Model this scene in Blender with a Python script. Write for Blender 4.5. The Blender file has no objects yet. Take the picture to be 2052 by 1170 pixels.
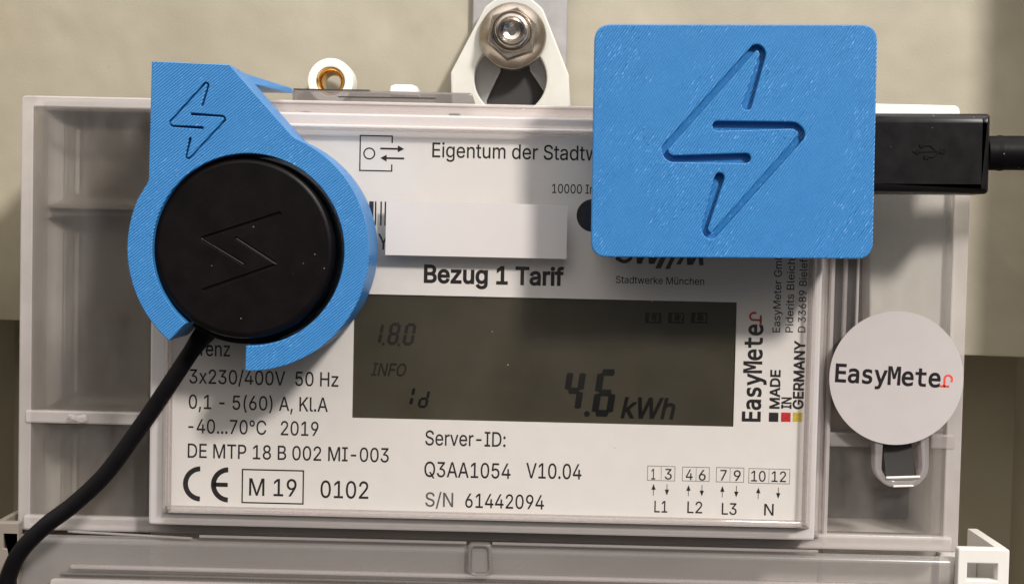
import bpy, bmesh, math, os, random
from mathutils import Vector, Matrix
from mathutils.geometry import tessellate_polygon, delaunay_2d_cdt

S = bpy.context.scene
COL = S.collection
MM = 0.001
random.seed(7)

# ------------------------------------------------------------------ camera
YAW, PITCH, ROLL = math.radians(0.59), math.radians(2.31), math.radians(1.27)
DIST, FPX = 275.0, 2942.0          # mm from label plane, focal length in photo pixels
CX, CY = 1026.0, 585.0
cam_c = DIST * Vector((math.sin(YAW) * math.cos(PITCH), -math.cos(YAW) * math.cos(PITCH), math.sin(PITCH)))
fwd = (-cam_c).normalized()
r0 = fwd.cross(Vector((0, 0, 1))).normalized()
u0 = r0.cross(fwd)
right = r0 * math.cos(ROLL) + u0 * math.sin(ROLL)
up = u0 * math.cos(ROLL) - r0 * math.sin(ROLL)
cd = bpy.data.cameras.new('camera')
cam = bpy.data.objects.new('camera', cd)
COL.objects.link(cam)
cam.matrix_world = Matrix(((right.x, up.x, -fwd.x, cam_c.x * MM), (right.y, up.y, -fwd.y, cam_c.y * MM),
                           (right.z, up.z, -fwd.z, cam_c.z * MM), (0, 0, 0, 1)))
cd.sensor_width = 36.0
cd.lens = FPX / 2052.0 * 36.0
cd.clip_start, cd.clip_end = 0.005, 50.0
S.camera = cam

# ------------------------------------------------------------------ room light (world) and lamp
W = bpy.data.worlds.new('World')
S.world = W
W.use_nodes = True
wn = W.node_tree
bg = wn.nodes['Background']
tc = wn.nodes.new('ShaderNodeTexCoord')
sp = wn.nodes.new('ShaderNodeSeparateXYZ')
rp = wn.nodes.new('ShaderNodeMapRange')
rp.inputs['From Min'].default_value = 0.15
rp.inputs['From Max'].default_value = 1
rp.inputs['To Min'].default_value = 0.11
rp.inputs['To Max'].default_value = 3.1
mc = wn.nodes.new('ShaderNodeMix')
mc.data_type = 'RGBA'
mc.blend_type = 'MULTIPLY'
mc.inputs['Factor'].default_value = 1.0
mc.inputs['A'].default_value = (1.0, 0.955, 0.91, 1)
wn.links.new(tc.outputs['Generated'], sp.inputs[0])
wn.links.new(sp.outputs['Z'], rp.inputs['Value'])
wn.links.new(rp.outputs[0], mc.inputs['B'])
wn.links.new(mc.outputs['Result'], bg.inputs['Color'])
bg.inputs['Strength'].default_value = 1.0

ld = bpy.data.lights.new('ceiling_lamp', 'AREA')
ld.shape = 'DISK'
ld.size = 0.14
ld.energy = 14.6
ld.color = (1.0, 0.95, 0.91)
lamp = bpy.data.objects.new('ceiling_lamp', ld)
COL.objects.link(lamp)
lamp.location = Vector((0.52, -0.86, 0.68))
lamp.rotation_euler = (-lamp.location).to_track_quat('-Z', 'Y').to_euler()

S.view_settings.view_transform = 'Standard'
S.view_settings.look = 'None'
S.view_settings.exposure = 0.0
S.view_settings.gamma = 1.0
S.cycles.transparent_max_bounces = 32
S.cycles.max_bounces = 8
S.cycles.caustics_reflective = False
S.cycles.caustics_refractive = False


def P(px, py, y=0.0):
    """photo pixel -> point (mm) on the depth plane y"""
    d = fwd + right * ((px - CX) / FPX) + up * ((CY - py) / FPX)
    t = (y - cam_c.y) / d.y
    return cam_c + d * t


def Q(px, py, y=0.0):
    p = P(px, py, y)
    return (p.x, p.z)


def QS(pts, y=0.0):
    return [Q(a, b, y) for a, b in pts]


# ------------------------------------------------------------------ materials
def lin(r, g, b):
    f = lambda c: c / 12.92 if c <= 0.04045 else ((c + 0.055) / 1.055) ** 2.4
    return (f(r / 255), f(g / 255), f(b / 255), 1)


class NT:
    def __init__(self, name):
        self.m = bpy.data.materials.new(name)
        self.m.use_nodes = True
        self.t = self.m.node_tree
        self.t.nodes.clear()
        self.out = self.n('OutputMaterial')

    def n(self, kind, **kw):
        nd = self.t.nodes.new('ShaderNode' + kind)
        for k, v in kw.items():
            if k in nd.inputs:
                nd.inputs[k].default_value = v
            else:
                setattr(nd, k, v)
        return nd

    def l(self, a, b):
        self.t.links.new(a, b)

    def coords(self, scale=(1000, 1000, 1000), rot=(0, 0, 0)):
        g = self.n('NewGeometry')
        mp = self.n('Mapping')
        mp.inputs['Scale'].default_value = scale
        mp.inputs['Rotation'].default_value = rot
        self.l(g.outputs['Position'], mp.inputs['Vector'])
        return mp.outputs[0]


def add_dust(k, c, res, dust, scale=0.55):
    """sparse dust grains: small discs inside a few Voronoi cells"""
    vo = k.n('TexVoronoi', Scale=scale)
    k.l(c, vo.inputs['Vector'])
    sc = k.n('SeparateColor')
    k.l(vo.outputs['Color'], sc.inputs[0])
    g1 = k.n('Math', operation='GREATER_THAN')
    k.l(sc.outputs[0], g1.inputs[0])
    g1.inputs[1].default_value = 0.80
    sz = k.n('Math', operation='MULTIPLY')
    k.l(sc.outputs[1], sz.inputs[0])
    sz.inputs[1].default_value = 0.10
    g2 = k.n('Math', operation='LESS_THAN')
    k.l(vo.outputs['Distance'], g2.inputs[0])
    k.l(sz.outputs[0], g2.inputs[1])
    mu = k.n('Math', operation='MULTIPLY')
    k.l(g1.outputs[0], mu.inputs[0])
    k.l(g2.outputs[0], mu.inputs[1])
    md = k.n('Mix', data_type='RGBA')
    k.l(mu.outputs[0], md.inputs['Factor'])
    k.l(res, md.inputs['A'])
    md.inputs['B'].default_value = dust
    return md.outputs['Result']


def plastic(name, col, rough=0.45, var=0.06, nscale=0.25, bump=0.02, bscale=6.0, metallic=0.0, spec=0.5, dust=None):
    k = NT(name)
    b = k.n('BsdfPrincipled', Roughness=rough, Metallic=metallic)
    b.inputs['Specular IOR Level'].default_value = spec
    c = k.coords()
    nz = k.n('TexNoise', Scale=nscale, Detail=5.0, Roughness=0.6)
    k.l(c, nz.inputs['Vector'])
    mr = k.n('MapRange')
    mr.inputs['From Min'].default_value = 0.3
    mr.inputs['From Max'].default_value = 0.7
    mr.inputs['To Min'].default_value = 1 - var
    mr.inputs['To Max'].default_value = 1 + var
    k.l(nz.outputs['Fac'], mr.inputs['Value'])
    mx = k.n('Mix', data_type='RGBA', blend_type='MULTIPLY')
    mx.inputs['Factor'].default_value = 1
    mx.inputs['A'].default_value = col
    k.l(mr.outputs[0], mx.inputs['B'])
    res = mx.outputs['Result']
    if dust:
        res = add_dust(k, c, res, dust)
    k.l(res, b.inputs['Base Color'])
    n2 = k.n('TexNoise', Scale=bscale, Detail=3.0)
    k.l(c, n2.inputs['Vector'])
    if bump:
        bp = k.n('Bump', Strength=bump, Distance=0.0002)
        k.l(n2.outputs['Fac'], bp.inputs['Height'])
        k.l(bp.outputs[0], b.inputs['Normal'])
    r2 = k.n('MapRange')
    r2.inputs['To Min'].default_value = max(rough - 0.1, 0.02)
    r2.inputs['To Max'].default_value = min(rough + 0.1, 1)
    k.l(nz.outputs['Fac'], r2.inputs['Value'])
    k.l(r2.outputs[0], b.inputs['Roughness'])
    k.l(b.outputs[0], k.out.inputs[0])
    return k.m


def printed_blue(name, rot, top=True):
    """3D-printed filament: fine ridges with small uneven normals that glint"""
    k = NT(name)
    b = k.n('BsdfPrincipled', Roughness=0.32)
    b.inputs['Specular IOR Level'].default_value = 0.5
    c = k.coords()
    cr = k.coords(rot=rot)
    nz = k.n('TexNoise', Scale=0.35, Detail=4.0)
    k.l(c, nz.inputs['Vector'])
    rampc = k.n('Mix', data_type='RGBA')
    rampc.inputs['A'].default_value = lin(44, 116, 178)
    rampc.inputs['B'].default_value = lin(54, 128, 189)
    k.l(nz.outputs['Fac'], rampc.inputs['Factor'])
    k.l(rampc.outputs['Result'], b.inputs['Base Color'])
    wv = k.n('TexWave', wave_type='BANDS', bands_direction='X' if top else 'Y', Scale=0.75 if top else 1.1, Distortion=0.6, Detail=2.0)
    wv.inputs['Detail Scale'].default_value = 2.0
    k.l(cr, wv.inputs['Vector'])
    st = k.n('Mapping')
    st.inputs['Scale'].default_value = (1.0, 1.0, 0.4) if top else (0.3, 1, 0.3)
    k.l(cr, st.inputs['Vector'])
    n2 = k.n('TexNoise', Scale=3.4, Detail=3.0, Roughness=0.65)
    k.l(st.outputs[0], n2.inputs['Vector'])
    ad = k.n('Math', operation='MULTIPLY_ADD')
    k.l(n2.outputs['Fac'], ad.inputs[0])
    ad.inputs[1].default_value = 1.5
    k.l(wv.outputs['Fac'], ad.inputs[2])
    bp = k.n('Bump', Strength=0.55, Distance=0.00020)
    k.l(ad.outputs[0], bp.inputs['Height'])
    # loose filament facets that catch the lamp, thicker in some patches
    vo = k.n('TexVoronoi', Scale=5.5 if top else 3.0)
    k.l(st.outputs[0], vo.inputs['Vector'])
    sx = k.n('SeparateColor')
    k.l(vo.outputs['Color'], sx.inputs[0])
    pn = k.n('TexNoise', Scale=0.11, Detail=1.5)
    k.l(c, pn.inputs['Vector'])
    th = k.n('MapRange')
    th.inputs['From Min'].default_value = 0.42
    th.inputs['From Max'].default_value = 0.65
    th.inputs['To Min'].default_value = 1.0
    th.inputs['To Max'].default_value = 0.76
    k.l(pn.outputs['Fac'], th.inputs['Value'])
    gt = k.n('Math', operation='GREATER_THAN')
    k.l(sx.outputs[0], gt.inputs[0])
    k.l(th.outputs[0], gt.inputs[1])
    cs = k.n('VectorMath', operation='SUBTRACT')
    k.l(vo.outputs['Color'], cs.inputs[0])
    cs.inputs[1].default_value = (0.5, 0.5, 0.5)
    rg = k.n('Math', operation='GREATER_THAN')
    k.l(wv.outputs['Fac'], rg.inputs[0])
    rg.inputs[1].default_value = 0.42
    ga = k.n('Math', operation='MULTIPLY')
    k.l(gt.outputs[0], ga.inputs[0])
    k.l(rg.outputs[0], ga.inputs[1])
    gs = k.n('Math', operation='MULTIPLY')
    k.l(ga.outputs[0], gs.inputs[0])
    gs.inputs[1].default_value = 1.0
    cm = k.n('VectorMath', operation='SCALE')
    k.l(cs.outputs[0], cm.inputs[0])
    k.l(gs.outputs[0], cm.inputs['Scale'])
    ca = k.n('VectorMath', operation='ADD')
    k.l(bp.outputs[0], ca.inputs[0])
    k.l(cm.outputs[0], ca.inputs[1])
    nm = k.n('VectorMath', operation='NORMALIZE')
    k.l(ca.outputs[0], nm.inputs[0])
    k.l(nm.outputs[0], b.inputs['Normal'])
    k.l(b.outputs[0], k.out.inputs[0])
    return k.m


def clear(name, haze=0.06, tint=(0.97, 0.965, 0.95, 1), hcol=(0.75, 0.7, 0.68, 1), rough=0.06, var=0.5, nscale=(1, 1, 1), ns=0.12, bump=0.0, dust=0.0, blur=0.0, blur_rough=0.3):
    """clear moulded plastic: see-through, Fresnel gloss, slight scratched haze"""
    k = NT(name)
    c = k.coords(scale=tuple(1000 * a for a in nscale))
    nz = k.n('TexNoise', Scale=ns, Detail=6.0, Roughness=0.6)
    k.l(c, nz.inputs['Vector'])
    mr = k.n('MapRange')
    mr.inputs['From Min'].default_value = 0.3
    mr.inputs['From Max'].default_value = 0.7
    mr.inputs['To Min'].default_value = haze * (1 - var)
    mr.inputs['To Max'].default_value = min(haze * (1 + var), 0.95)
    k.l(nz.outputs['Fac'], mr.inputs['Value'])
    hz = mr.outputs[0]
    if dust:
        bl = k.n('RGB')
        bl.outputs[0].default_value = (0, 0, 0, 1)
        dm = add_dust(k, k.coords(), bl.outputs[0], (dust, dust, dust, 1), 0.3)
        mxx = k.n('Math', operation='MAXIMUM')
        k.l(mr.outputs[0], mxx.inputs[0])
        k.l(dm, mxx.inputs[1])
        hz = mxx.outputs[0]
    tr = k.n('BsdfTransparent', Color=tint)
    df = k.n('BsdfDiffuse', Color=hcol)
    m1 = k.n('MixShader')
    k.l(hz, m1.inputs['Fac'])
    base = tr.outputs[0]
    if blur:      # moulded, not optically clean: part of what lies behind is smeared
        rf = k.n('BsdfRefraction', Color=tint, Roughness=blur_rough, IOR=1.4)
        mb = k.n('MixShader', Fac=blur)
        k.l(tr.outputs[0], mb.inputs[1])
        k.l(rf.outputs[0], mb.inputs[2])
        base = mb.outputs[0]
    k.l(base, m1.inputs[1])
    k.l(df.outputs[0], m1.inputs[2])
    gl = k.n('BsdfGlossy', Roughness=rough)
    fr = k.n('Fresnel', IOR=1.45)
    gb = k.n('NewGeometry')
    io = k.n('MapRange')
    io.inputs['To Min'].default_value = 1.45
    io.inputs['To Max'].default_value = 1 / 1.45      # same thin-sheet Fresnel from both sides
    k.l(gb.outputs['Backfacing'], io.inputs['Value'])
    k.l(io.outputs[0], fr.inputs['IOR'])
    if bump:
        bp = k.n('Bump', Strength=bump, Distance=0.0003)
        k.l(nz.outputs['Fac'], bp.inputs['Height'])
        k.l(bp.outputs[0], gl.inputs['Normal'])
    m2 = k.n('MixShader')
    k.l(fr.outputs[0], m2.inputs['Fac'])
    k.l(m1.outputs[0], m2.inputs[1])
    k.l(gl.outputs[0], m2.inputs[2])
    k.l(m2.outputs[0], k.out.inputs[0])
    return k.m


def wall_paint(name, c1, c2, rough=0.6):
    k = NT(name)
    b = k.n('BsdfPrincipled', Roughness=rough)
    c = k.coords()
    nz = k.n('TexNoise', Scale=0.035, Detail=4.0, Roughness=0.5, Distortion=0.6)
    k.l(c, nz.inputs['Vector'])
    cr = k.n('ValToRGB')
    cr.color_ramp.elements[0].position = 0.32
    cr.color_ramp.elements[0].color = c1
    cr.color_ramp.elements[1].position = 0.68
    cr.color_ramp.elements[1].color = c2
    k.l(nz.outputs['Fac'], cr.inputs[0])
    # tiny specks of dirt
    n3 = k.n('TexNoise', Scale=0.6, Detail=2.0)
    k.l(c, n3.inputs['Vector'])
    m3 = k.n('MapRange')
    m3.inputs['From Min'].default_value = 0.74
    m3.inputs['From Max'].default_value = 0.80
    m3.inputs['To Min'].default_value = 0.0
    m3.inputs['To Max'].default_value = 0.35
    k.l(n3.outputs['Fac'], m3.inputs['Value'])
    mx = k.n('Mix', data_type='RGBA')
    k.l(m3.outputs[0], mx.inputs['Factor'])
    k.l(cr.outputs[0], mx.inputs['A'])
    mx.inputs['B'].default_value = (0.12, 0.1, 0.08, 1)
    k.l(mx.outputs['Result'], b.inputs['Base Color'])
    n2 = k.n('TexNoise', Scale=0.05, Detail=2.0)
    k.l(c, n2.inputs['Vector'])
    n4 = k.n('TexNoise', Scale=2.0, Detail=3.0)
    k.l(c, n4.inputs['Vector'])
    ad = k.n('Math', operation='MULTIPLY_ADD')
    k.l(n4.outputs['Fac'], ad.inputs[0])
    ad.inputs[1].default_value = 0.03
    k.l(n2.outputs['Fac'], ad.inputs[2])
    bp = k.n('Bump', Strength=0.5, Distance=0.0022)
    k.l(ad.outputs[0], bp.inputs['Height'])
    k.l(bp.outputs[0], b.inputs['Normal'])
    k.l(b.outputs[0], k.out.inputs[0])
    return k.m


def flat_ink(name, col, rough=0.5):
    return plastic(name, col, rough=rough, var=0.25, nscale=1.5, bump=0, spec=0.12)


M = {}
M['wall'] = wall_paint('beige_paint', lin(157, 150, 133), lin(174, 167, 149))
M['back'] = wall_paint('cabinet_back_paint', lin(186, 177, 152), lin(196, 187, 163))
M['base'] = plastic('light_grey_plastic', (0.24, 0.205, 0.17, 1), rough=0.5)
M['white'] = plastic('white_plastic', (0.74, 0.71, 0.66, 1), rough=0.42, var=0.03)
M['label'] = plastic('label_paper', (0.84, 0.805, 0.80, 1), rough=0.4, var=0.02, bump=0.01)
M['sticker'] = plastic('sticker_paper', (0.51, 0.465, 0.455, 1), rough=0.45, var=0.02, bump=0.02)
M['blank'] = plastic('redaction_fill', (0.60, 0.56, 0.535, 1), rough=0.55, var=0.01, bump=0.0)
M['ink'] = flat_ink('black_ink', (0.018, 0.015, 0.016, 1))
M['grey_ink'] = flat_ink('grey_ink', (0.12, 0.11, 0.115, 1))
M['pale_ink'] = flat_ink('thin_grey_ink', (0.28, 0.26, 0.25, 1))
M['red_ink'] = flat_ink('red_ink', lin(190, 45, 45))
M['bright_red_ink'] = flat_ink('bright_red_ink', lin(225, 80, 65))
M['gold_ink'] = flat_ink('gold_ink', lin(205, 180, 75))
M['lcd'] = plastic('display_glass', (0.048, 0.042, 0.028, 1), rough=0.3, var=0.2, nscale=0.04, bump=0, spec=0.15, dust=(0.16, 0.15, 0.14, 1))
M['seg'] = plastic('display_segment', (0.001, 0.001, 0.001, 1), rough=0.4, bump=0, spec=0.04)
M['seg_faint'] = plastic('display_segment_faint', (0.014, 0.011, 0.009, 1), rough=0.4, bump=0, spec=0.04)
M['black'] = plastic('black_plastic', (0.005, 0.0035, 0.004, 1), rough=0.38, var=0.2, bump=0.10, bscale=5, spec=0.15, dust=(0.16, 0.15, 0.14, 1))
M['black_gloss'] = plastic('black_satin_plastic', (0.007, 0.006, 0.0065, 1), rough=0.3, var=0.2, bump=0.04, bscale=5, spec=0.3, dust=(0.16, 0.15, 0.14, 1))
M['rubber'] = plastic('black_cable_rubber', (0.0045, 0.0035, 0.0042, 1), rough=0.5, var=0.2, bump=0.10, bscale=3, spec=0.10, dust=(0.16, 0.15, 0.14, 1))
M['pale_groove'] = plastic('pale_groove_plastic', (0.05, 0.045, 0.045, 1), rough=0.35, bump=0)
M['blue_face'] = printed_blue('blue_filament_top', (0, math.radians(-33), 0))
M['blue_face2'] = printed_blue('blue_filament_holder', (0, math.radians(-50), 0))
M['blue_side'] = printed_blue('blue_filament_layers', (0, 0, 0), top=False)
M['steel'] = plastic('zinc_steel', (0.37, 0.325, 0.28, 1), rough=0.30, metallic=1.0, var=0.12, bump=0.12, bscale=2)
M['steel_bright'] = plastic('bright_steel', (0.52, 0.47, 0.42, 1), rough=0.2, metallic=1.0, var=0.12, bump=0.1, bscale=1.5)
M['rail'] = plastic('galvanised_rail', (0.40, 0.385, 0.38, 1), rough=0.45, metallic=0.6, var=0.08, bump=0.05, bscale=1.2)
M['brass'] = plastic('brass', (0.72, 0.47, 0.17, 1), rough=0.22, metallic=1.0, var=0.1, bump=0.05)
M['carrier'] = plastic('carrier_plastic', (0.55, 0.51, 0.495, 1), rough=0.45, var=0.03)
M['deep'] = plastic('pocket_shade_plastic', (0.12, 0.10, 0.085, 1), rough=0.35, var=0.2)  # housing plastic darkened in colour to stand for shade deep in the pocket
M['frame'] = plastic('pocket_wall_plastic', (0.82, 0.77, 0.72, 1), rough=0.5, var=0.08)
M['clip'] = clear('clear_clip_plastic', haze=0.25, hcol=(0.40, 0.37, 0.355, 1), tint=(0.9, 0.88, 0.86, 1), rough=0.12, var=0.15)
M['lug'] = plastic('greenish_white_plastic', (0.60, 0.59, 0.535, 1), rough=0.45, var=0.03)
M['dark'] = plastic('painted_void_shade', (0.035, 0.032, 0.03, 1), rough=0.6)  # near-black, stands in for shade inside openings
M['pane'] = clear('clear_window_plastic', haze=0.006, rough=0.04, var=1.0, ns=0.06, dust=0.5)
M['side'] = clear('clear_side_plastic', haze=0.05, rough=0.12, var=0.7, nscale=(1, 1, 0.35), ns=0.15, blur=0.33, blur_rough=0.34)
M['side_right'] = clear('clear_right_side_plastic', haze=0.05, rough=0.12, var=0.7, nscale=(1, 1, 0.35), ns=0.15, blur=0.10, blur_rough=0.3)
M['edge'] = clear('clear_edge_plastic', haze=0.42, hcol=(0.76, 0.70, 0.675, 1), rough=0.08, var=0.12, nscale=(1, 1, 1), ns=0.08, bump=0.05)
M['slope'] = clear('clear_slope_plastic', haze=0.23, hcol=(0.76, 0.70, 0.69, 1), tint=(0.93, 0.91, 0.90, 1), rough=0.09, var=0.15, nscale=(0.3, 1, 1), ns=0.10, bump=0.1)
M['slopev'] = clear('clear_upright_slope_plastic', haze=0.24, hcol=(0.76, 0.70, 0.69, 1), tint=(0.94, 0.92, 0.91, 1), rough=0.09, var=0.25, nscale=(1, 1, 0.1), ns=0.4, bump=0.15)
M['smoke'] = clear('smoky_clear_plastic', haze=0.36, hcol=(0.30, 0.275, 0.27, 1), tint=(0.75, 0.73, 0.72, 1), rough=0.2, var=0.2, nscale=(0.5, 1, 1), ns=0.08)
M['term'] = clear('clear_lower_plastic', haze=0.45, hcol=(0.36, 0.335, 0.32, 1), tint=(0.9, 0.88, 0.85, 1), rough=0.2, var=0.2, nscale=(0.3, 1, 1), ns=0.06, bump=0.1)


# ------------------------------------------------------------------ building helpers
def link(name, me, mat, parent=None, label=None, smooth=40):
    o = bpy.data.objects.new(name, me)
    COL.objects.link(o)
    if mat is not None and not me.materials:
        for m in (mat if isinstance(mat, (list, tuple)) else [mat]):
            me.materials.append(m)
    if smooth:
        me.polygons.foreach_set('use_smooth', [True] * len(me.polygons))
        me.set_sharp_from_angle(angle=math.radians(smooth))
        me.polygons.foreach_set('use_smooth', [abs(p.normal.y) < 0.9995 for p in me.polygons])
    if parent is not None:
        o.parent = parent
        o.matrix_parent_inverse = parent.matrix_basis.inverted()
    if label:
        o['label'] = label
    return o


def tag(o, label, cat, group=None):
    o['label'] = label
    o['category'] = cat
    if group:
        o['group'] = group
    return o


def thing(name, label, cat, loc):
    o = bpy.data.objects.new(name, None)
    COL.objects.link(o)
    o.location = Vector(loc) * MM
    o.empty_display_size = 0.01
    return tag(o, label, cat)


def area2(l):
    return sum(l[i][0] * l[(i + 1) % len(l)][1] - l[(i + 1) % len(l)][0] * l[i][1] for i in range(len(l)))


def clean_loop(l, eps=1e-3):
    out = []
    for p in l:
        p = Vector((p[0], p[1]))
        if not out or (p - out[-1]).length > eps:
            out.append(p)
    while len(out) > 3 and (out[0] - out[-1]).length <= eps:
        out.pop()
    return out


def inset(l, d):
    """move a loop to its left by d (mitred, limited)"""
    out = []
    N = len(l)
    for i in range(N):
        d0 = (l[i] - l[i - 1]).normalized()
        d1 = (l[(i + 1) % N] - l[i]).normalized()
        n0, n1 = Vector((-d0.y, d0.x)), Vector((-d1.y, d1.x))
        m = n0 + n1
        if m.length < 1e-4:
            m = n0
        m = m / max(m.length_squared, 0.5) * 2
        out.append(l[i] + m * d)
    return out


def plate_bm(loops, y0, y1, bevel=0.0, seg=2, bm=None):
    """prism between depths y0 (front) and y1 (back) mm from 2D loops (outer, holes...) in X,Z mm; rounded front rims"""
    bm = bm or bmesh.new()
    ls = []
    for i, l in enumerate(loops):
        l = clean_loop(l)
        if (area2(l) < 0) == (i == 0):
            l.reverse()
        ls.append(l)
    steps = []
    if bevel > 0:
        for k in range(seg + 1):
            t = math.pi / 2 * k / seg
            steps.append((bevel * (1 - math.sin(t)), y0 + bevel * (1 - math.cos(t))))
    else:
        steps.append((0, y0))
    steps.append((0, y1))
    rings = []
    for ins, y in steps:
        rings.append([[bm.verts.new((p.x * MM, y * MM, p.y * MM)) for p in (inset(l, ins) if ins > 1e-6 else l)] for l in ls])
    for ra, rb in zip(rings, rings[1:]):
        for a_, b_ in zip(ra, rb):
            for k in range(len(a_)):
                k2 = (k + 1) % len(a_)
                bm.faces.new((a_[k], a_[k2], b_[k2], b_[k]))
    for ring, flip in ((rings[0], False), (rings[-1], True)):
        flatv = [v for l in ring for v in l]
        if len(ring) == 1 and len(ring[0]) <= 4:
            bm.faces.new(flatv if not flip else flatv[::-1])
            continue
        for t in tessellate_polygon([[Vector((v.co.x / MM, v.co.z / MM, 0)) for v in l] for l in ring]):
            try:
                bm.faces.new([flatv[j] for j in t])
            except ValueError:
                pass
    return bm


def fin(bm, name, mat, parent=None, label=None, smooth=40, front=None):
    """finish a bmesh; front=(material index) for faces whose normal looks to -Y"""
    bmesh.ops.recalc_face_normals(bm, faces=bm.faces)
    if front is not None:
        bm.normal_update()
        for f in bm.faces:
            if f.normal.y < -0.6:
                f.material_index = front
    me = bpy.data.meshes.new(name)
    bm.to_mesh(me)
    bm.free()
    return link(name, me, mat, parent, label, smooth)


def plate(name, loops, y0, y1, mat, parent=None, bevel=0.0, label=None, seg=2, front=None, smooth=40):
    return fin(plate_bm(loops, y0, y1, bevel, seg), name, mat, parent, label, smooth, front)


def rect(x0, z0, x1, z1, r=0.0, n=6):
    if x0 > x1: x0, x1 = x1, x0
    if z0 > z1: z0, z1 = z1, z0
    if r <= 0:
        return [(x0, z0), (x1, z0), (x1, z1), (x0, z1)]
    out = []
    for cx, cz, a in ((x1 - r, z0 + r, -90), (x1 - r, z1 - r, 0), (x0 + r, z1 - r, 90), (x0 + r, z0 + r, 180)):
        for i in range(n + 1):
            t = math.radians(a + 90 * i / n)
            out.append((cx + r * math.cos(t), cz + r * math.sin(t)))
    return out


def prect(px0, py0, px1, py1, y, r=0.0):
    a, b = P(px0, py0, y), P(px1, py1, y)
    return rect(a.x, a.z, b.x, b.z, r)


def circle(c, r, n=48, a0=0, a1=360):
    full = abs(a1 - a0) >= 360
    k = n if full else n + 1
    return [(c[0] + r * math.cos(math.radians(a0 + (a1 - a0) * i / n)), c[1] + r * math.sin(math.radians(a0 + (a1 - a0) * i / n))) for i in range(k)]


def fillet(pts, rs, n=6):
    out = []
    N = len(pts)
    for i in range(N):
        p, a, b = Vector(pts[i]), Vector(pts[i - 1]), Vector(pts[(i + 1) % N])
        r = rs[i] if isinstance(rs, (list, tuple)) else rs
        if r <= 0:
            out.append(tuple(p))
            continue
        da, db = (a - p).normalized(), (b - p).normalized()
        ang = da.angle(db)
        d = min(r / math.tan(ang / 2), (a - p).length * 0.48, (b - p).length * 0.48)
        for j in range(n + 1):
            t = j / n
            q0, q1 = p + da * d, p + db * d
            out.append(tuple((1 - t) ** 2 * q0 + 2 * t * (1 - t) * p + t * t * q1))
    return out


def stroke(pts, w, n=8):
    """outline of an open polyline drawn with a round pen of width w"""
    pts = [Vector(p) for p in pts]
    h = w / 2
    def side(ps):
        res = []
        for i in range(len(ps)):
            if i == 0:
                d = (ps[1] - ps[0]).normalized()
                res.append(ps[0] + Vector((-d.y, d.x)) * h)
            elif i == len(ps) - 1:
                d = (ps[i] - ps[i - 1]).normalized()
                res.append(ps[i] + Vector((-d.y, d.x)) * h)
            else:
                d0 = (ps[i] - ps[i - 1]).normalized()
                d1 = (ps[i + 1] - ps[i]).normalized()
                cr = d0.x * d1.y - d0.y * d1.x
                n0, n1 = Vector((-d0.y, d0.x)), Vector((-d1.y, d1.x))
                if cr >= 0:      # left turn: inner side -> mitre
                    m = (n0 + n1)
                    m = m / max(m.length_squared, 1e-9) * 2
                    lim = min((ps[i] - ps[i - 1]).length, (ps[i + 1] - ps[i]).length)
                    if m.length * h > lim:
                        m = m.normalized() * (lim / h)
                    res.append(ps[i] + m * h)
                else:            # outer side -> arc
                    a0 = math.atan2(n0.y, n0.x)
                    a1 = math.atan2(n1.y, n1.x)
                    while a1 > a0: a1 -= 2 * math.pi
                    k = max(2, int((a0 - a1) / 0.4))
                    for j in range(k + 1):
                        a = a0 + (a1 - a0) * j / k
                        res.append(ps[i] + Vector((math.cos(a), math.sin(a))) * h)
        return res
    def cap(p, d):
        a0 = math.atan2(d.x, -d.y)
        return [p + Vector((math.cos(a0 - math.pi * j / n), math.sin(a0 - math.pi * j / n))) * h for j in range(1, n)]
    L = side(pts)
    R = side(pts[::-1])
    out = L + cap(pts[-1], (pts[-1] - pts[-2]).normalized()) + R + cap(pts[0], (pts[0] - pts[1]).normalized())
    return [tuple(v) for v in out]


def smooth_line(pts, rs, n=5):
    """round the inner corners of an open polyline"""
    out = [pts[0]]
    for i in range(1, len(pts) - 1):
        p, a, b = Vector(pts[i]), Vector(pts[i - 1]), Vector(pts[i + 1])
        da, db = (a - p), (b - p)
        d = min(rs, da.length * 0.45, db.length * 0.45)
        q0, q1 = p + da.normalized() * d, p + db.normalized() * d
        for j in range(n + 1):
            t = j / n
            out.append(tuple((1 - t) ** 2 * q0 + 2 * t * (1 - t) * p + t * t * q1))
    out.append(pts[-1])
    return out


def tube(pts, rad, n=14, bm=None, caps=True):
    """tube along 3D points (mm); rad a number or a list"""
    bm = bm or bmesh.new()
    pts = [Vector(p) for p in pts]
    rings = []
    ref = Vector((0, 1, 0))
    for i, p in enumerate(pts):
        d = (pts[min(i + 1, len(pts) - 1)] - pts[max(i - 1, 0)]).normalized()
        a = d.cross(ref)
        if a.length < 1e-3: a = d.cross(Vector((0, 0, 1)))
        a.normalize()
        b = d.cross(a)
        r = rad[i] if isinstance(rad, (list, tuple)) else rad
        rings.append([bm.verts.new((p + a * r * math.cos(2 * math.pi * k / n) + b * r * math.sin(2 * math.pi * k / n)) * MM) for k in range(n)])
    for i in range(len(rings) - 1):
        for k in range(n):
            bm.faces.new((rings[i][k], rings[i][(k + 1) % n], rings[i + 1][(k + 1) % n], rings[i + 1][k]))
    if caps:
        bm.faces.new(rings[0]); bm.faces.new(rings[-1])
    return bm


def catmull(pts, k=6):
    pts = [Vector(p) for p in pts]
    out = []
    for i in range(len(pts) - 1):
        p0, p1, p2, p3 = pts[max(i - 1, 0)], pts[i], pts[i + 1], pts[min(i + 2, len(pts) - 1)]
        for j in range(k):
            t = j / k
            out.append(0.5 * ((2 * p1) + (p2 - p0) * t + (2 * p0 - 5 * p1 + 4 * p2 - p3) * t * t + (3 * p1 - p0 - 3 * p2 + p3) * t ** 3))
    out.append(pts[-1])
    return out


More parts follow.
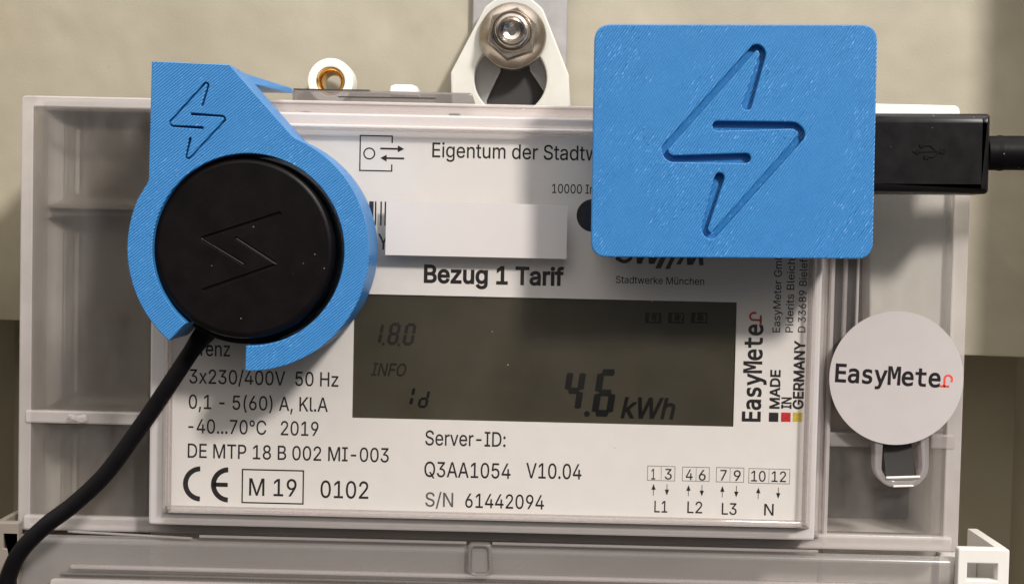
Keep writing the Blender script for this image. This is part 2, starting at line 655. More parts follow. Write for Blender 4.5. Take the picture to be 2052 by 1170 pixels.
def lathe(profile, c, n=64, bm=None):
    """profile [(r, y)] mm turned about the depth axis through c=(X,Z)"""
    bm = bm or bmesh.new()
    rings = []
    for r, y in profile:
        if r < 1e-6:
            rings.append([bm.verts.new((c[0] * MM, y * MM, c[1] * MM))])
        else:
            rings.append([bm.verts.new(((c[0] + r * math.cos(2 * math.pi * k / n)) * MM, y * MM, (c[1] + r * math.sin(2 * math.pi * k / n)) * MM)) for k in range(n)])
    for a, b in zip(rings, rings[1:]):
        if len(a) == 1 and len(b) == 1: continue
        for k in range(n):
            k2 = (k + 1) % n
            if len(a) == 1: bm.faces.new((a[0], b[k], b[k2]))
            elif len(b) == 1: bm.faces.new((a[k], a[k2], b[0]))
            else: bm.faces.new((a[k], a[k2], b[k2], b[k]))
    return bm


def hull8(front, y0, back, y1, bm=None):
    """solid between quad 'front' at depth y0 and quad 'back' at depth y1 (lists of 4 XZ)"""
    bm = bm or bmesh.new()
    n = len(front)
    f = [bm.verts.new((x * MM, y0 * MM, z * MM)) for x, z in front]
    b = [bm.verts.new((x * MM, y1 * MM, z * MM)) for x, z in back]
    bm.faces.new(f); bm.faces.new(b[::-1])
    for k in range(n):
        bm.faces.new((f[k], f[(k + 1) % n], b[(k + 1) % n], b[k]))
    return bm


def box3(x0, x1, y0, y1, z0, z1, bevel=0.0, bm=None, seg=2):
    b = bm or bmesh.new()
    hull8([(x0, z0), (x1, z0), (x1, z1), (x0, z1)], y0, [(x0, z0), (x1, z0), (x1, z1), (x0, z1)], y1, b)
    if bevel and bm is None:
        bmesh.ops.bevel(b, geom=list(b.edges), offset=bevel * MM, segments=seg, profile=0.5, affect='EDGES')
    return b


# ---- lettering
FONT = {}
def load_font(key, fname):
    try:
        FONT[key] = bpy.data.fonts.load(os.path.join(bpy.utils.system_resource('DATAFILES'), 'fonts', fname))
    except Exception:
        FONT[key] = None
load_font('sans', 'Inter.woff2')
load_font('mono', 'DejaVuSansMono.woff2')


def glyph_loops(body, font, slant=0.0):
    c = bpy.data.curves.new('tmp', 'FONT')
    c.body = body
    if FONT.get(font): c.font = FONT[font]
    c.shear = slant
    o = bpy.data.objects.new('tmp', c)
    COL.objects.link(o)
    cu = o.to_curve(bpy.context.evaluated_depsgraph_get())
    loops = []
    for sp_ in cu.splines:
        l = []
        if sp_.type == 'BEZIER':
            bp = sp_.bezier_points
            for i in range(len(bp)):
                p, q = bp[i], bp[(i + 1) % len(bp)]
                p0, p1, p2, p3 = p.co.xy, p.handle_right.xy, q.handle_left.xy, q.co.xy
                chord = (p3 - p0)
                bend = abs((p1 - p0).x * chord.y - (p1 - p0).y * chord.x) + abs((p2 - p0).x * chord.y - (p2 - p0).y * chord.x)
                n = 1 if bend < 1e-6 else 4
                for j in range(n):
                    t = j / n
                    l.append((1 - t) ** 3 * p0 + 3 * t * (1 - t) ** 2 * p1 + 3 * t * t * (1 - t) * p2 + t ** 3 * p3)
        else:
            l = [p.co.xy for p in sp_.points]
        l = clean_loop(l, 2e-4)
        if len(l) > 2: loops.append(l)
    o.to_curve_clear()
    bpy.data.objects.remove(o)
    bpy.data.curves.remove(c)
    return loops


def winding(x, y, l):
    w = 0
    for i in range(len(l)):
        a_, b_ = l[i - 1], l[i]
        if a_[1] <= y:
            if b_[1] > y and (b_[0] - a_[0]) * (y - a_[1]) - (x - a_[0]) * (b_[1] - a_[1]) > 0: w += 1
        elif b_[1] <= y and (b_[0] - a_[0]) * (y - a_[1]) - (x - a_[0]) * (b_[1] - a_[1]) < 0: w -= 1
    return w


def text_mesh(body, font='sans', bold=0.0, slant=0.0):
    """flat letters, filled by winding number so that overlapping strokes of a glyph stay solid"""
    loops = glyph_loops(body, font, slant)
    big = max(loops, key=lambda l: abs(area2(l)))
    sgn = 1 if area2(big) > 0 else -1
    if sgn < 0: loops = [l[::-1] for l in loops]
    if bold: loops = [clean_loop(inset(l, -bold), 2e-4) for l in loops]
    pts, edges = [], []
    box = []
    for l in loops:
        n0 = len(pts)
        pts += [Vector((p.x, p.y)) for p in l]
        edges += [(n0 + i, n0 + (i + 1) % len(l)) for i in range(len(l))]
        box.append((min(p.x for p in l), max(p.x for p in l)))
    ov, oe, of, *_ = delaunay_2d_cdt(pts, edges, [], 0, 1e-5)
    lt = [[(p.x, p.y) for p in l] for l in loops]
    bm = bmesh.new()
    vs = [bm.verts.new((p.x, p.y, 0)) for p in ov]
    for f in of:
        x = sum(ov[i].x for i in f) / len(f); y = sum(ov[i].y for i in f) / len(f)
        if sum(winding(x, y, l) for l, (x0_, x1_) in zip(lt, box) if x0_ <= x <= x1_) > 0:
            bm.faces.new([vs[i] for i in f])
    bmesh.ops.delete(bm, geom=[v for v in bm.verts if not v.link_faces], context='VERTS')
    me = bpy.data.meshes.new('tmp')
    bm.to_mesh(me); bm.free()
    return me


CAPH = {}
def cap_height(font):
    if font not in CAPH:
        m = text_mesh('H', font)
        CAPH[font] = max(v.co.y for v in m.vertices)
        bpy.data.meshes.remove(m)
    return CAPH[font]


def text(body, a, b, cap, y, parent, mat='ink', font='sans', bold=0.006, slant=0.0, name='lettering', probe=None, turn=False, free=False):
    """ink from photo pixel a (left end of the baseline) to b (right end); cap = capital height in photo pixels.
    turn: reads upwards. free: keeps the pixel line's own slope"""
    pa, pb = P(a[0], a[1], y), P(b[0], b[1], y)
    me = text_mesh(body, font, bold, slant)
    xs = [v.co.x for v in me.vertices]
    x0 = min(xs)
    if probe:
        mp = text_mesh(probe, font, bold, slant)
        x1 = max(v.co.x for v in mp.vertices)
        bpy.data.meshes.remove(mp)
    else:
        x1 = max(xs)
    capmm = (P(a[0], a[1] - cap, y) - pa).length if not turn else (P(a[0] - cap, a[1], y) - pa).length
    wmm = (pb - pa).length
    sx, sz = wmm / (x1 - x0), capmm / cap_height(font)
    e1 = (pb - pa).normalized() if free else (Vector((0, 0, 1)) if turn else Vector((1, 0, 0)))
    e2 = Vector((-e1.z, 0, e1.x))
    mid = (pa + pb) / 2
    org = mid - e1 * (wmm / 2)
    for v in me.vertices:
        q = org + e1 * ((v.co.x - x0) * sx) + e2 * (v.co.y * sz)
        v.co = (q.x * MM, y * MM, q.z * MM)
    return link(name, me, M[mat], parent, smooth=0)


def flat(name, polys, y, mat, parent):
    """flat print: filled loops (each with optional holes) on the depth plane y"""
    bm = bmesh.new()
    for loops in polys:
        c = plate_bm(loops, y - 0.004, y + 0.004)
        for f in [f for f in c.faces if abs(f.normal.y) < 0.5]: pass
        me = bpy.data.meshes.new('tmp'); c.to_mesh(me); c.free(); bm.from_mesh(me); bpy.data.meshes.remove(me)
    return fin(bm, name, M[mat], parent, smooth=0)


def frame_loops(l, w):
    (x0, z0), (x1, z1) = l[0], l[2]
    return [rect(x0 - w / 2, z0 - w / 2, x1 + w / 2, z1 + w / 2), rect(x0 + w / 2, z0 + w / 2, x1 - w / 2, z1 - w / 2)]


def seg_digit(ch, org, w, h, t, slant):
    """seven-segment outlines; org = lower-left XZ mm"""
    g = t * 0.12
    q = t / 2
    S7 = {'a': [(q, h - q), (w - q, h - q)], 'g': [(q, h / 2), (w - q, h / 2)], 'd': [(q, q), (w - q, q)],
          'f': [(q, h / 2), (q, h - q)], 'b': [(w - q, h / 2), (w - q, h - q)], 'e': [(q, q), (q, h / 2)], 'c': [(w - q, q), (w - q, h / 2)]}
    on = {'4': 'fgbc', '6': 'afgedc', '8': 'abcdefg', '0': 'abcdef', '1': 'bc', 'd': 'bcdeg', 'i': 'e'}[ch]
    out = []
    tp, g = q * 0.35, t * 0.10
    for s in on:
        (ax, az), (bx, bz) = S7[s]
        if ax == bx:
            az += g; bz -= g
            pts = [(ax, az), (ax + q, az + tp), (ax + q, bz - tp), (ax, bz), (ax - q, bz - tp), (ax - q, az + tp)]
        else:
            ax += g; bx -= g
            pts = [(ax, az), (ax + tp, az - q), (bx - tp, az - q), (bx, az), (bx - tp, az + q), (ax + tp, az + q)]
        out.append([[(org[0] + x + z * slant, org[1] + z) for x, z in pts]])
    return out


# ------------------------------------------------------------------ cabinet behind the meter
YW, YB = 50.0, 76.0          # mounting plate, cabinet back
def sheet(name, corners, mat, kind='structure', thick=None):
    bm = bmesh.new()
    bm.faces.new([bm.verts.new(Vector(c) * MM) for c in corners])
    o = fin(bm, name, mat, smooth=0)
    o['kind'] = kind
    return o

a = P(0, 641, YW); b = P(2052, 716, YW)
sl = (b.z - a.z) / (b.x - a.x)
zl = lambda x: a.z + sl * (x - a.x)
bm = plate_bm([[(-119.5, zl(-119.5)), (119.5, zl(119.5)), (119.5, 160), (-119.5, 160)]], YW, YW + 1.6, 0.3)
o = fin(bm, 'wall_plate', M['wall']); o['kind'] = 'structure'
bm = box3(-123, 123, YB, YB + 2, -170, 170)
o = fin(bm, 'cabinet_back_wall', M['back'], smooth=0); o['kind'] = 'structure'
bm = box3(120, 122, 9, YB - 0.05, -170, 170)
o = fin(bm, 'cabinet_side_wall', M['back'], smooth=0); o['kind'] = 'structure'
bm = box3(-122, -120, 2, YB - 0.05, -170, 170)
o = fin(bm, 'cabinet_side_wall', M['back'], smooth=0); o['kind'] = 'structure'

# vertical steel rail behind the meter
rail = thing('mounting_rail', 'grey galvanised steel rail running up behind the white hanging lug', 'mounting rail', (0, 49, 60))
x0, x1 = P(946, 30, 46).x, P(1138, 30, 46).x
slot = fillet(QS([(1000, 60), (1055, 60), (1062, 140), (1092, 185), (1092, 240), (975, 240), (975, 200), (1003, 140)], 46), 0.8)
plate('rail_face', [rect(x0, 20, x1, 170), slot], 48.0, 49.2, M['rail'], rail, 0.25)
for sx in (x0 + 0.75, x1 - 0.75):
    fin(box3(sx - 0.75, sx + 0.75, 49.25, YW - 0.02, 20, 170), 'rail_flange', M['rail'], rail, smooth=0)
fin(box3(x0 + 1.6, x1 - 1.6, 49.4, 49.8, 20, 170), 'rail_slot_shade', M['dark'], rail, smooth=0)  # dark sheet standing in for the unlit cavity behind the slot

# ------------------------------------------------------------------ the meter
YF, YS, YFL = -3.0, 8.0, 16.0      # window front, side-cover front, floor of the side compartments
meter = thing('electricity_meter', 'clear-cased electricity meter with white printed label and dark display', 'electricity meter', (-4, 30, -48))

L, Rr = -95.35, 87.3
T = P(600, 203, YS).z
Bz = P(900, 1082, YS).z
wL, wR = P(333, 900, YF).x, P(1624, 800, YF).x
wT, wB = P(900, 258, YF).z, P(900, 1036, YF).z

# white back housing
hs = fillet([(L + 1.5, Bz - 30), (Rr - 1.2, Bz - 30), (Rr - 1.2, T + 0.9), (L + 1.5, T - 0.2)], [0, 0, 2.5, 1.0])
xk, xk0 = P(1648, 800, YFL).x, P(304, 800, YFL).x
plate('housing', [rect(xk0, Bz - 30, xk, T + 0.5, .5)], YFL, 33, M['frame'], meter, 0.3)
zp0 = P(1780, 1072, YFL).z
zr0, zr1 = P(200, 850, YFL).z, P(200, 824, YFL).z
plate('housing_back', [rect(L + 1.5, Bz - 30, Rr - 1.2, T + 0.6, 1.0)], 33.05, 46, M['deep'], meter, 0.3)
plate('housing_frame', [rect(xk + .05, Bz - 30, Rr - 1.2, T + 0.6, 0.8), rect(xk + .8, zp0, Rr - 3.2, T - 2.0, .8)], YFL, 33, M['frame'], meter, 0.8, seg=3)
plate('housing_frame', [fillet([(L + 1.5, Bz - 30), (xk0 - .05, Bz - 30), (xk0 - .05, T + 0.5), (L + 1.5, T - 0.2)], [0, 0, .5, 1]),
                        rect(L + 2.6, P(200, 1040, YFL).z, xk0 - .8, zr0, .8), rect(L + 2.6, zr1, xk0 - .8, T - 2.2, .8)], YFL, 33, M['base'], meter, 0.5, seg=3)
def cove(x0_, z0_, x1_, z1_, il, ir, ib, it, y0_, y1_, mat):
    """shallow tray with softly curved sides"""
    bm = bmesh.new()
    prev = None
    for k in range(9):
        t = math.pi / 2 * k / 8
        f, y = 1 - math.cos(t), y0_ + (y1_ - y0_) * math.sin(t)
        ring = [bm.verts.new((x * MM, y * MM, z * MM)) for x, z in rect(x0_ + il * f, z0_ + ib * f, x1_ - ir * f, z1_ - it * f, .85 + 1.2 * f)]
        if prev:
            for a in range(len(ring)):
                b_ = (a + 1) % len(ring)
                bm.faces.new((prev[a], prev[b_], ring[b_], ring[a]))
        prev = ring
    bm.faces.new(prev)
    return fin(bm, 'pocket_tray', M[mat], meter)
zq = P(200, 428, 20).z
cove(L + 2.55, zr1 - .05, xk0 - .75, zq - .9, 5.5, 2, 3, 2.5, YFL + .4, 20.5, 'base')
cove(L + 2.55, zq + .9, xk0 - .75, T - 2.15, 5.5, 2, 2.5, 3, YFL + .4, 20.5, 'base')
cove(L + 2.55, P(200, 1040, YFL).z - .05, xk0 - .75, zr0 + .05, 5.5, 2, 4, 2, YFL + .4, 20.5, 'base')
def lit_wall_strip(z0_, z1_):
    """pale strip painting the lit side of the left bay, curving down to its floor"""
    bm = bmesh.new()
    prof = [(L + 2.58, YFL + .2)] + [(L + 2.62 + 5.0 * (1 - math.cos(t)), YFL + .2 + 4.25 * math.sin(t)) for t in [math.pi / 2 * k / 8 for k in range(9)]] + [(L + 2.58, YFL + 4.45)]
    lo = [bm.verts.new((x * MM, y * MM, z0_ * MM)) for x, y in prof]
    hi = [bm.verts.new((x * MM, y * MM, z1_ * MM)) for x, y in prof]
    for a in range(len(prof)):
        b_ = (a + 1) % len(prof)
        bm.faces.new((lo[a], lo[b_], hi[b_], hi[a]))
    bm.faces.new(lo[::-1]); bm.faces.new(hi)
    fin(bm, 'pocket_lit_strip', M['frame'], meter)  # white colour stands in for light on the bay's left side
lit_wall_strip(zr1 + .05, T - 2.3)
lit_wall_strip(P(200, 1040, YFL).z + .1, zr0 - .05)
fin(box3(L + 2.5, xk0 - .7, YFL + 1.6, 24, zq - .85, zq + .85, .5), 'pocket_rib', M['base'], meter)
tp = P(1922, 214, 12)
plate('housing_rim', [fillet([(P(1700, 210, 12).x, T - 4), (tp.x, T - 4), (tp.x, P(1850, 211, 12).z), (P(1700, 210, 12).x, P(1850, 211, 12).z)], [0, 0.6, 1.4, 0])], 11, 24, M['white'], meter, 0.4)
# white carrier block behind label
kL, kR = P(300, 900, 1).x, P(1640, 800, 1).x
kT, kB = P(900, 232, 1).z, P(900, 1064, 1).z
plate('label_carrier', [rect(kL, kB, kR, kT, 0.6)], 0.6, YFL + 0.5, M['carrier'], meter, 0.4)
# label
lL, lR = P(337, 900, 0).x, P(1617, 800, 0).x
lT, lB = P(900, 255, 0).z, P(900, 1040, 0).z
lcdr = (-29.55, -24.35, 42.1, -1.0)
label = plate('label_plate', [rect(lL, lB, lR, lT, 0.4), rect(*lcdr)], 0.0, 0.3, M['label'], meter)
disp = plate('display', [rect(lcdr[0] - .4, lcdr[1] - .4, lcdr[2] + .4, lcdr[3] + .4)], 0.32, 0.55, M['lcd'], meter)
YT, YD = -0.02, 0.29
# -- texts
text('Eigentum der Stadtwerke München', (866, 317), (1172, 320), 29, YT, label, probe='Eigentum der Stadt')
text('10000 Imp/kWh', (1106, 387), (1166, 388), 18, YT, label, probe='10000')
text('Bezug 1 Tarif', (849, 567), (1130, 570), 34, YT, label, bold=0.026)
text('Stadtwerke München', (1234, 567), (1411, 571), 14, YT, label)
text('Grenz', (379, 712), (461, 714), 29, YT, label)
text('3x230/400V  50 Hz', (379, 770), (678, 772), 28, YT, label)
text('0,1 - 5(60) A, Kl.A', (378, 820), (657, 823), 28, YT, label)
text('-40...70°C   2019', (377, 868), (638, 872), 28, YT, label)
text('DE MTP 18 B 002 MI-003', (376, 917), (779, 925), 28, YT, label)
text('M 19', (499, 993), (594, 993), 34, YT, label)
text('0102', (642, 997), (738, 998), 34, YT, label)
text('Server-ID:', (852, 893), (1013, 893), 29, YT, label)
text('Q3AA1054', (850, 955), (1023, 958), 30, YT, label)
text('V10.04', (1054, 957), (1165, 960), 30, YT, label)
text('S/N', (852, 1014), (908, 1015), 28, YT, label, mat='grey_ink')
text('61442094', (932, 1016), (1090, 1020), 28, YT, label)
text('Y', (757, 500), (779, 500), 31, YT, label)
# upright column on the right of the label
text('EasyMete', (1524, 845), (1527, 650), 35, YT, label, font='mono', bold=0.022, turn=True)
text('EasyMeter GmbH', (1564, 666), (1566, 523), 15, YT, label, turn=True, probe='EasyMeter Gm')
text('Piderits Bleiche 9', (1590, 666), (1592, 519), 15, YT, label, turn=True, probe='Piderits Bleich')
text('D 33689 Bielefeld', (1615, 666), (1617, 519), 15, YT, label, turn=True, probe='D 33689 Bielef')
text('MADE', (1562, 819), (1563, 741), 19, YT, label, turn=True, bold=0.026)
text('IN', (1585, 819), (1586, 796), 19, YT, label, turn=True, bold=0.026)
text('GERMANY', (1610, 820), (1612, 682), 20, YT, label, turn=True, bold=0.026)
for px, mt in ((1541, 'ink'), (1565.5, 'red_ink'), (1589, 'gold_ink')):
    flat('colour_square', [[prect(px, 826, px + 18.5, 845, YT)]], YT, mt, label)
# hooked red letter at the end of the brand word, reading upwards
def hook_letter(org, ex, ez, s):
    """stem on a slab foot, arch over to the right with a short hook; org mm, ex/ez unit vectors, s = x-height mm"""
    f = lambda u, v: (org.x + ex.x * u * s + ez.x * v * s, org.z + ex.z * u * s + ez.z * v * s)
    arch = [f(0.30, 0.06), f(0.30, 0.62)] + [f(0.58 - 0.28 * math.cos(math.radians(t)), 0.64 + 0.28 * math.sin(math.radians(t))) for t in range(15, 181, 15)] + [f(0.86, 0.50)]
    return [[stroke(arch, 0.17 * s)], [stroke([f(0.02, 0.07), f(0.62, 0.07)], 0.17 * s)]]
flat('red_letter', hook_letter(P(1526, 649, YT), Vector((0, 0, 1)), Vector((-1, 0, 0)), 2.35), YT, 'red_ink', label)

# CE mark
def arcband(c, r, w, a0, a1):
    o_ = circle(c, r, 24, a0, a1)
    return o_ + circle(c, r - w, 24, a0, a1)[::-1]
sc = 3.34
c1 = Q(402, 969, YT); c2 = Q(458, 971, YT)
wce = 0.95
flat('ce_mark', [[arcband(c1, sc, wce, 92, 268)], [arcband(c2, sc, wce, 92, 268)], [rect(c2[0] - sc + 0.4, c2[1] - wce * 0.42, c2[0] - 0.15, c2[1] + wce * 0.42)]], YT, 'ink', label)
flat('printed_frame', [frame_loops(prect(486, 940, 607, 1009, YT), 0.26)], YT, 'ink', label)
# meter pictogram
pc = Q(740, 308, YT)
def bars(lines, w, y):
    res = []
    for p, q in lines:
        A, B = Vector(Q(*p, y)), Vector(Q(*q, y))
        # keep print square to the label
        if abs(A.x - B.x) > abs(A.y - B.y): A.y = B.y = (A.y + B.y) / 2
        else: A.x = B.x = (A.x + B.x) / 2
        d = (B - A).normalized() * (w / 2); n_ = Vector((-d.y, d.x))
        A = A - d; B = B + d
        res.append([[tuple(A + n_), tuple(B + n_), tuple(B - n_), tuple(A - n_)]])
    return res
flat('pictogram', bars([((722, 272), (786, 273)), ((722, 272), (721, 342)), ((721, 342), (785, 343))], .24, YT) +
     bars([((786, 275), (786, 286)), ((785, 331), (785, 342))], .24, YT + 0.003) + [[circle(pc, 1.13, 32), circle(pc, .87, 32)]], YT, 'ink', label)
def arrow(tail, head, w, hl, hw, y):
    A, B = Vector(Q(*tail, y)), Vector(Q(*head, y))
    if abs(A.x - B.x) > abs(A.y - B.y): A.y = B.y = (A.y + B.y) / 2
    else: A.x = B.x = (A.x + B.x) / 2
    d = (B - A).normalized(); n_ = Vector((-d.y, d.x)); C = B - d * hl
    return [[tuple(v) for v in (A + n_ * w / 2, C + n_ * w / 2, C + n_ * hw / 2, B, C - n_ * hw / 2, C - n_ * w / 2, A - n_ * w / 2)]]
flat('arrow', [arrow((762, 298), (810, 299), .34, 1.2, 1.3, YT)], YT, 'ink', label)
flat('arrow', [arrow((810, 318), (762, 317), .34, 1.2, 1.3, YT)], YT, 'ink', label)
# barcode ends left and right of the blank redaction patch
bz0, bz1 = P(760, 452, YT).z, P(760, 404, YT).z
for px, w in ((744, 9), (752.5, 3), (763.5, 3), (772.5, 4), (784, 3), (795, 6), (1100, 3), (1118, 6), (1134.5, 3)):
    x = P(px, 428, YT).x
    dz = -0.0
    flat('barcode_bar', [[rect(x - w * .0467, bz0 - (0.4 if px > 1000 else 0), x + w * .0467, bz1)]], YT, 'ink', label)
# dark lamp spot
flat('lamp_spot', [[circle(Q(1188, 432, YT), 3.05, 40)]], YT, 'ink', label)
# utility logo: heavy S, slanted W and M strokes
def para(p0, p1, w):
    return [QS([(p0[0], p0[1]), (p0[0] + w, p0[1]), (p1[0] + w, p1[1]), (p1[0], p1[1])], YT)]
Sl = [stroke(smooth_line(QS([(1266, 478), (1248, 473), (1237, 482), (1240, 494), (1262, 503), (1265, 516), (1252, 525), (1238, 518)], YT), 1.2), 0.85)]
flat('logo', [Sl, para((1274, 478), (1276, 528), 11), para((1302, 478), (1277, 528.5), 8), para((1298, 478), (1300, 528.5), 10), para((1330, 478), (1302, 529), 9),
              para((1342, 478), (1313, 538), 11), para((1362, 478), (1333, 539), 9), para((1381, 484), (1355, 530), 9), para((1374, 484), (1377, 531), 9),
              para((1406, 484), (1379, 531), 9), para((1398, 484), (1401, 531.5), 9)], YT, 'ink', label)
# terminal diagram
def cell(px0, py0, px1, py1, divs):
    r_ = prect(px0, py0, px1, py1, YT)
    flat('printed_frame', [frame_loops(r_, 0.13)] + [[rect(P(d, 950, YT).x - .05, r_[0][1] + 0.1, P(d, 950, YT).x + .05, r_[2][1] - 0.1)] for d in divs], YT, 'pale_ink', label)
cell(1298, 933, 1352, 963, (1325,)); cell(1368, 935, 1421, 964, (1395,)); cell(1436, 936, 1490, 966, (1463,)); cell(1501, 938, 1582, 969, (1541,))
for s, pa, pb, h in (('1', (1305, 960), (1313, 960), 21), ('3', (1332, 960), (1346, 960), 21), ('4', (1374, 961), (1388, 961), 21), ('6', (1400, 962), (1414, 962), 21),
                     ('7', (1443, 962), (1456, 962), 21), ('9', (1470, 963), (1484, 963), 21), ('10', (1505, 964), (1534, 964), 21), ('12', (1546, 965), (1575, 965), 21),
                     ('L1', (1311, 1026), (1337, 1026), 23), ('L2', (1377, 1027), (1407, 1028), 23), ('L3', (1446, 1030), (1476, 1031), 23), ('N', (1531, 1032), (1550, 1032), 23)):
    text(s, pa, pb, h, YT, label)
for px, py, d in ((1310, 969, 1), (1337, 969, -1), (1380, 971, 1), (1407, 971, -1), (1448, 973, 1), (1476, 973, -1), (1520, 976, 1), (1560, 976, -1)):
    t_, h_ = ((px - 1, py + 23), (px, py)) if d > 0 else ((px, py), (px - 1, py + 23))
    flat('arrow', [arrow(t_, h_, .12, 1.1, .82, YT)], YT, 'ink', label)

# -- display contents
def digits(body, px, py, w, h, t, pitch, slant, mat):
    t *= 1.2
    o_ = Vector(Q(px, py, YD))
    for i, chx in enumerate(body):
        flat('display_digit', seg_digit(chx, (o_.x + i * pitch, o_.y), w, h, t, slant), YD, mat, disp)
digits('1', 744, 690, 1.75, 4.2, .52, 2.9, .17, 'seg_faint')
digits('8', 774, 691, 2.1, 4.25, .52, 2.9, .17, 'seg_faint')
digits('0', 805, 692, 2.1, 4.25, .52, 2.9, .17, 'seg_faint')
for px, py in ((768, 689), (799, 691)):
    flat('display_point', [[circle(Q(px, py, YD), .28, 12)]], YD, 'seg_faint', disp)
text('INFO', (743, 752), (814, 754), 25, YD, disp, mat='seg_faint', slant=0.25, bold=0.012, name='display_word')
o_ = Q(819, 814, YD)
flat('display_digit', seg_digit('i', o_, 1.2, 3.4, .62, .17) + [[stroke([(o_[0] + .75, o_[1] + 2.45), (o_[0] + .9, o_[1] + 3.2)], .6)]], YD, 'seg', disp)
o_ = Q(836, 817, YD)
flat('display_digit', seg_digit('d', o_, 1.85, 3.55, .52, .17), YD, 'seg', disp)
digits('4', 1124, 826, 3.6, 8.3, 1.02, 5, .13, 'seg')
digits('6', 1184, 834, 4.0, 9.0, 1.08, 5, .13, 'seg')
flat('display_point', [[circle(Q(1176, 829, YD), .55, 16)]], YD, 'seg', disp)
text('kWh', (1243, 836), (1353, 839), 40, YD, disp, mat='seg', slant=0.22, bold=0.02, name='display_word')
for px, s in ((1293, '1'), (1339, '2'), (1385, '3')):
    l_ = prect(px, 626, px + 32, 648, YD)
    (xa, za), (xb, zb) = l_[0], l_[2]
    wv, hv = xb - xa, zb - za
    # dark tile with the two glyph cut-outs
    Lh = [(xa + .28 * wv, zb - .05 * hv), (xa + .42 * wv, zb - .05 * hv), (xa + .38 * wv, za + .28 * hv), (xa + .58 * wv, za + .28 * hv), (xa + .58 * wv, za + .14 * hv), (xa + .22 * wv, za + .14 * hv)]
    Nh = {'1': [(xa + .72 * wv, za + .88 * hv), (xa + .86 * wv, za + .88 * hv), (xa + .80 * wv, za + .14 * hv), (xa + .68 * wv, za + .14 * hv)],
          '2': [(xa + .68 * wv, za + .88 * hv), (xa + .92 * wv, za + .88 * hv), (xa + .90 * wv, za + .48 * hv), (xa + .78 * wv, za + .28 * hv), (xa + .9 * wv, za + .26 * hv), (xa + .9 * wv, za + .14 * hv), (xa + .66 * wv, za + .14 * hv), (xa + .66 * wv, za + .30 * hv), (xa + .8 * wv, za + .56 * hv), (xa + .8 * wv, za + .74 * hv), (xa + .68 * wv, za + .74 * hv)],
          '3': [(xa + .68 * wv, za + .88 * hv), (xa + .92 * wv, za + .88 * hv), (xa + .92 * wv, za + .14 * hv), (xa + .66 * wv, za + .14 * hv), (xa + .66 * wv, za + .28 * hv), (xa + .8 * wv, za + .28 * hv), (xa + .8 * wv, za + .46 * hv), (xa + .72 * wv, za + .46 * hv), (xa + .72 * wv, za + .58 * hv), (xa + .8 * wv, za + .58 * hv), (xa + .8 * wv, za + .74 * hv), (xa + .68 * wv, za + .74 * hv)]}[s]
    flat('display_tile', [[l_, Lh, Nh]], YD, 'seg', disp)

# ---- clear cover
bL, bR = P(297, 900, YS).x, P(1657, 800, YS).x
bT, bB = P(800, 210, YS).z, P(900, 1068, YS).z
win = rect(wL, wB, wR, wT, 1.2)
plate('cover_window', [win], YF, YF + 1.2, M['pane'], meter, 0.35)
def wall4(name, A, B, C, D, mat, th=0.0):
    """sloped cover wall: A,B on the window edge, C,D on the side plane, each (x, y, z) mm"""
    bm = bmesh.new()
    bm.faces.new([bm.verts.new(Vector(v) * MM) for v in (A, B, C, D)])
    return fin(bm, name, M[mat], meter, smooth=0)
def slope(name, A, B, C, D, mat, n_=8):
    """solid wall with a little thickness (0.9 mm) behind the outer face"""
    bm = bmesh.new()
    A, B, C, D = map(Vector, (A, B, C, D))
    nrm = (B - A).cross(D - A).normalized()
    if nrm.y < 0: nrm = -nrm
    f = [bm.verts.new(v * MM) for v in (A, B, C, D)]
    g = [bm.verts.new((v + nrm * 0.9) * MM) for v in (A, B, C, D)]
    bm.faces.new(f); bm.faces.new(g[::-1])
    for k in range(4):
        bm.faces.new((f[k], f[(k + 1) % 4], g[(k + 1) % 4], g[k]))
    bmesh.ops.bevel(bm, geom=list(bm.edges), offset=0.2 * MM, segments=2, profile=0.5, affect='EDGES')
    return fin(bm, name, M[mat], meter)
y0, y1 = YF + 1.0, YS + 0.8
slope('cover_wall', (wL, y0, wB), (wL, y0, wT), (bL, y1, bT), (bL, y1, bB), 'slopev')
slope('cover_wall', (wR, y0, wB), (wR, y0, wT), (bR, y1, bT), (bR, y1, bB), 'slopev')
slope('cover_wall', (wL, y0, wT), (wR, y0, wT), (bR, y1, bT), (bL, y1, bT), 'slope')
slope('cover_wall', (wL, y0, wB), (wR, y0, wB), (bR, y1, bB), (bL, y1, bB), 'slope')
# side panes (the cover plane round the window)
out_ = rect(L, Bz, Rr, T, 1.0)
inn = rect(bL, bB, bR, bT, 0.5)
plate('cover_pane', [rect(L + 2.3, Bz + .1, bL - 0.05, T - 2.0)], YS, YS + 1.2, M['side'], meter, 0.2)
plate('cover_pane', [rect(bR + 0.05, Bz + .1, Rr - 2.9, T - 2.0)], YS, YS + 1.2, M['side_right'], meter, 0.2)
# outer rim walls
plate('cover_rim', [out_, rect(L + 2.5, Bz + 1.3, Rr - 3.1, T - 2.2, 0.4)], YS - 0.1, YFL - 0.1, M['edge'], meter, 0.35, seg=3)
